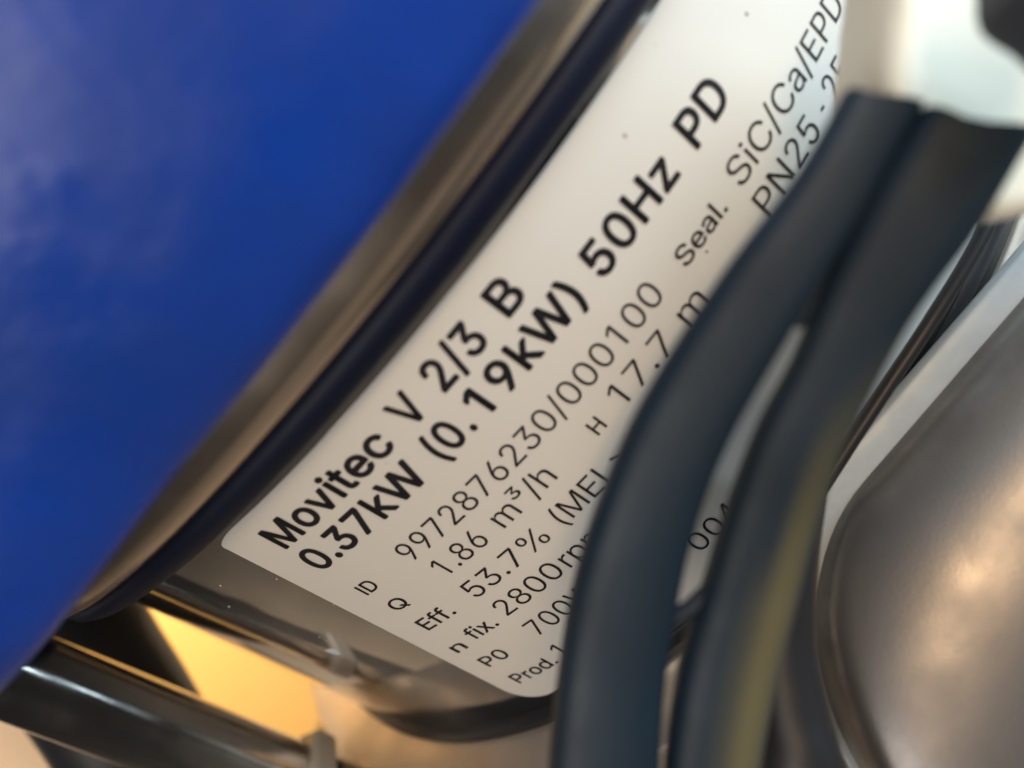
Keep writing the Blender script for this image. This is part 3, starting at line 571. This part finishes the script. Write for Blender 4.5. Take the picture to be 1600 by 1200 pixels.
RT = 1.0021
SQ = 0.93
def write(txt, left, right, z, cap, bold=0.0, name='printed_text'):
    # left / right: angles of the ink's ends on the sleeve (right None = natural width)
    v, f = glyphs(txt, bold)
    xs = [p.x for p in v]
    x0, x1 = min(xs), max(xs)
    s = cap / (509 + 2 * bold)
    k = (left - right) / (x1 - x0) if right is not None else s * SQ
    vv = []
    for p in v:
        th = left - (p.x - x0) * k
        vv.append(W((-sin(th) * RT, -cos(th) * RT, z + p.y * s)) - root_loc(label))
    me = bpy.data.meshes.new(name)
    me.from_pydata([tuple(p) for p in vv], [], f)
    me.materials.append(M_INK)
    o = bpy.data.objects.new(name, me)
    col.objects.link(o)
    o.parent = label
    return o

def A(p):
    return on_sleeve(*p)[0]

BO = 20
Z1, Z2, Z3, Z4, Z5, Z6, Z7, Z8 = -0.3150, -0.3720, -0.4438, -0.4935, -0.5500, -0.6040, -0.6635, -0.7240
big = 0.0425
for t, l, r, z in (
        ('Movitec', (445, 855), (615, 690), Z1), ('V', (595, 638), (623, 605), Z1), ('2/3', (692, 611), (762, 528), Z1), ('B', (795, 497), (820, 457), Z1),
        ('0.37kW', (483, 880), (630, 716), Z2), ('(0', (673, 706), (708, 663), Z2), ('.', (734, 669), (741, 661), Z2), ('19kW)', (724, 628), (906, 457), Z2),
        ('50Hz', (925, 423), (1062, 271), Z2), ('PD', (1087, 234), (1135, 146), Z2)):
    write(t, A(l), A(r), z, big, BO)
sm = 0.0325
TB = -2
write('9972876230/000100', A((628, 866)), A((1032, 456)), Z3, sm, TB)
sx = A((1154, 290))
ex = A((1317, 11))
write('SiC/Ca/EPD', sx, ex, Z3, sm, TB)
write('M', ex - 0.012, None, Z3, sm, TB)
write('1.86', A((678, 886)), A((766, 843)), Z4, sm, TB)
write('m³/h', A((789, 824)), A((874, 746)), Z4, sm, TB)
write('17.7', A((954, 620)), A((1029, 516)), Z4, sm, TB)
write('m', A((1071, 505)), A((1108, 470)), Z4, sm, TB)
write('PN25', A((1189, 328)), A((1280, 204)), Z4, sm, TB)
write('-', A((1285, 178)), A((1291, 172)), Z4, sm, TB)
write('25', A((1287, 142)), None, Z4, sm, TB)
write('53.7%', A((730, 924)), A((856, 835)), Z5, sm, TB)
write('(MEI ≥ 0.70)', A((871, 812)), None, Z5, sm, TB)
write('2800', A((791, 959)), A((873, 885)), Z6, sm, TB)
write('rpm', A((873, 885)) - 0.009, None, Z6, sm, TB)
write('700W', A((811, 974)), None, Z7, sm, TB)
write('1', A((868, 1018)), None, Z8, sm, TB)
write('0041', A((1085, 855)), None, Z8, sm, TB)
lb = 0.0228
LBO = 8
write('ID', A((565, 923)), A((592, 913)), Z3, lb, LBO)
write('Q', A((615, 950)), A((637, 938)), Z4, lb, LBO)
write('H', A((934, 679)), A((950, 665)), Z4, lb, LBO)
write('Seal.', A((1066, 414)), A((1138, 327)), Z3, lb * 1.05, LBO)
write('Eff.', A((672, 984)), A((714, 955)), Z5, lb * 1.15, LBO)
write('n', A((715, 1018)), A((732, 1009)), Z6 - 0.010, lb * 1.05, LBO)
write('fix.', A((748, 1001)), A((778, 972)), Z6 - 0.004, lb * 1.15, LBO)
write('P0', A((767, 1041)), A((797, 1021)), Z7 - 0.004, lb * 1.1, LBO)
write('Prod.', A((813, 1066)), A((865, 1028)), Z8 - 0.003, lb * 1.1, LBO)

def speck(px, py, rad, m, name='dust_or_glint', r=1.0022, parent=None):
    th, z = on_sleeve(px, py)
    vv = [(-sin(th) * r, -cos(th) * r, z)]
    n = 9
    for i in range(n):
        a = 2 * pi * i / n
        q = rad * (0.7 + 0.5 * random.random())
        t2, z2 = th + q * cos(a), z + q * sin(a)
        vv.append((-sin(t2) * (r - 0.0012), -cos(t2) * (r - 0.0012), z2))
    return link(name, vv, [(0, i + 1, (i + 1) % n + 1) for i in range(n)], m, parent)
speck(975, 212, 0.0035, M_SPECK, parent=label)
speck(1165, 22, 0.0040, M_SPECK, parent=label)
speck(603, 722, 0.0040, M_DUST_GLINT, parent=label)
speck(1103, 393, 0.0030, M_SPECK, parent=label)
speck(1228, 455, 0.0030, M_SPECK, parent=label)
sl = bpy.data.objects['sleeve']
speck(520, 1018, 0.012, M_DUST_GLINT, r=1.0012, parent=sl)  # pale spot painting in a small blue-white reflection on the steel
for i in range(7):
    speck(random.uniform(330, 560), random.uniform(890, 1000), random.uniform(0.001, 0.0022), M_DUST_GLINT, r=1.001, parent=sl)

# hexagonal nut on the tie rod
q = None
for i in range(400):
    z = -0.2 - i * 0.003
    d = Vector((rp.x, rp.y, z)) - CAM
    if 800 + F * d.dot(CX) / -d.dot(CB) > 466:
        q = z
        break
hexr = 0.100
v, f = [], []
for z, rr in ((q + 0.024, hexr * 0.93), (q + 0.016, hexr), (q - 0.020, hexr), (q - 0.028, hexr * 0.93)):
    for i in range(6):
        a = pi / 3 * i + 0.35
        v.append((rp.x + rr * cos(a), rp.y + rr * sin(a), z))
for j in range(3):
    for i in range(6):
        f.append((j * 6 + i, j * 6 + (i + 1) % 6, (j + 1) * 6 + (i + 1) % 6, (j + 1) * 6 + i))
f += [tuple(range(6)), tuple(range(18, 24))]
link('nut', v, f, M_NUT, rod, 20)

# ------------------------------------------------------------------ black twin cable in front of the label
tc = thing('twin_cable', 'black flat twin cable split along its middle, crossing the label', 'cable', at(1100, 700, 0.72))
L1 = [(1376, 160, .645, 58), (1298, 300, .645, 60), (1183, 470, .66, 69), (1071, 655, .69, 74), (1010, 800, .715, 78), (975, 930, .735, 82), (954, 1060, .75, 83), (942, 1200, .76, 86), (940, 1320, .77, 88)]
L2 = [(1514, 206, .645, 84), (1443, 325, .645, 85), (1394, 405, .65, 77), (1350, 480, .66, 71), (1296, 590, .675, 65), (1245, 690, .69, 66), (1204, 805, .715, 69), (1169, 930, .735, 72), (1136, 1050, .75, 75), (1112, 1200, .76, 72), (1106, 1320, .77, 72)]
sweep('conductor', pxpath(L1), M_SHEATH, tc, flat=0.62, power=3.2, skew=0.42)
c2 = sweep('conductor', pxpath(L2), M_OLIVE_BAND, tc, flat=0.62, power=3.2, skew=0.55)
# soft-edged olive band, stronger downwards, along the outer side of the second conductor
at2 = c2.data.attributes.new('olive_band', 'FLOAT', 'POINT')
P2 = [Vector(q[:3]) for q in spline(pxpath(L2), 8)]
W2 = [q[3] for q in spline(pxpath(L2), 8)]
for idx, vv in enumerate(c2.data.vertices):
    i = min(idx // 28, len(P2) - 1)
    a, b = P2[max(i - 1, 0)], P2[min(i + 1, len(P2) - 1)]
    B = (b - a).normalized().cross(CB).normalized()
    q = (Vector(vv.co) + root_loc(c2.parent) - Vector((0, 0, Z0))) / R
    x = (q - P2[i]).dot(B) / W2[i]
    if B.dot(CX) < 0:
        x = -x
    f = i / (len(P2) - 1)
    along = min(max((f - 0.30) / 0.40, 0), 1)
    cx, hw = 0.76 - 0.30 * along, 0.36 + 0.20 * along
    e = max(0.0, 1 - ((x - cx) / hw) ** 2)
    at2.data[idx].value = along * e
c2['label'] = 'right half of the cable with a soft-edged olive band down its outer side'
sweep('web', pxpath([(1424, 186, .655, 26), (1350, 318, .655, 26), (1290, 430, .668, 20), (1256, 492, .675, 11), (1246, 512, .677, 5)]), M_SHEATH, tc, flat=0.8, power=2.5)
sweep('web', pxpath([(1030, 980, .745, 17), (1060, 962, .742, 14), (1085, 945, .738, 15), (1115, 920, .735, 18)]), M_SHEATH, tc, flat=0.8, power=2.5, sub=5)

# ------------------------------------------------------------------ wires and hoses
bw = sweep('thin_wire', pxpath([(1590, 240, 1.0, 12), (1533, 372, .99, 12), (1455, 500, .985, 12), (1385, 606, .985, 12), (1316, 712, .99, 12), (1262, 800, 1.0, 12), (1200, 920, 1.02, 12)]), M_RUBBER)
tag(bw, 'thin black wire lying against the pale edge of the grey casting', 'wire')
bc = sweep('round_cable', pxpath([(1240, 700, .93, 60), (1215, 860, .91, 62), (1210, 1000, .90, 64), (1226, 1110, .89, 66), (1250, 1200, .88, 68), (1290, 1320, .88, 70)]), M_RUBBER)
tag(bc, 'thick glossy black cable in the gap between twin cable and grey casting', 'cable')
hs = sweep('hose', pxpath([(30, 800, 1.72, 116), (76, 935, 1.70, 116), (134, 1035, 1.70, 114), (192, 1125, 1.72, 112), (240, 1220, 1.76, 112), (262, 1340, 1.8, 112)]), M_RUBBER)
tag(hs, 'thick black hose behind the tie rod below the steel rim', 'hose')

# ------------------------------------------------------------------ plastic pieces at the top right
wg = [at(px, py, .76 + (px - 1290) / 400 * .10) for px, py in ((1312, -90), (1297, 60), (1280, 195), (1300, 300), (1440, 372), (1560, 342), (1690, 318), (1760, 120), (1720, -90))]
o = slab('cable_clip', wg, -0.09, M_WHITE, None, 0.022, 6)
tag(o, 'blurred creamy white plastic clip behind the cut end of the twin cable', 'clip')
dg = [at(*p, .60) for p in ((1512, -90), (1508, 52), (1536, 78), (1585, 108), (1622, 160), (1720, 190), (1760, -90))]
o = slab('plug', dg, -0.09, M_DGREY, None, 0.015, 4)
tag(o, 'dark grey plastic plug at the top right in front of the white clip', 'plug')
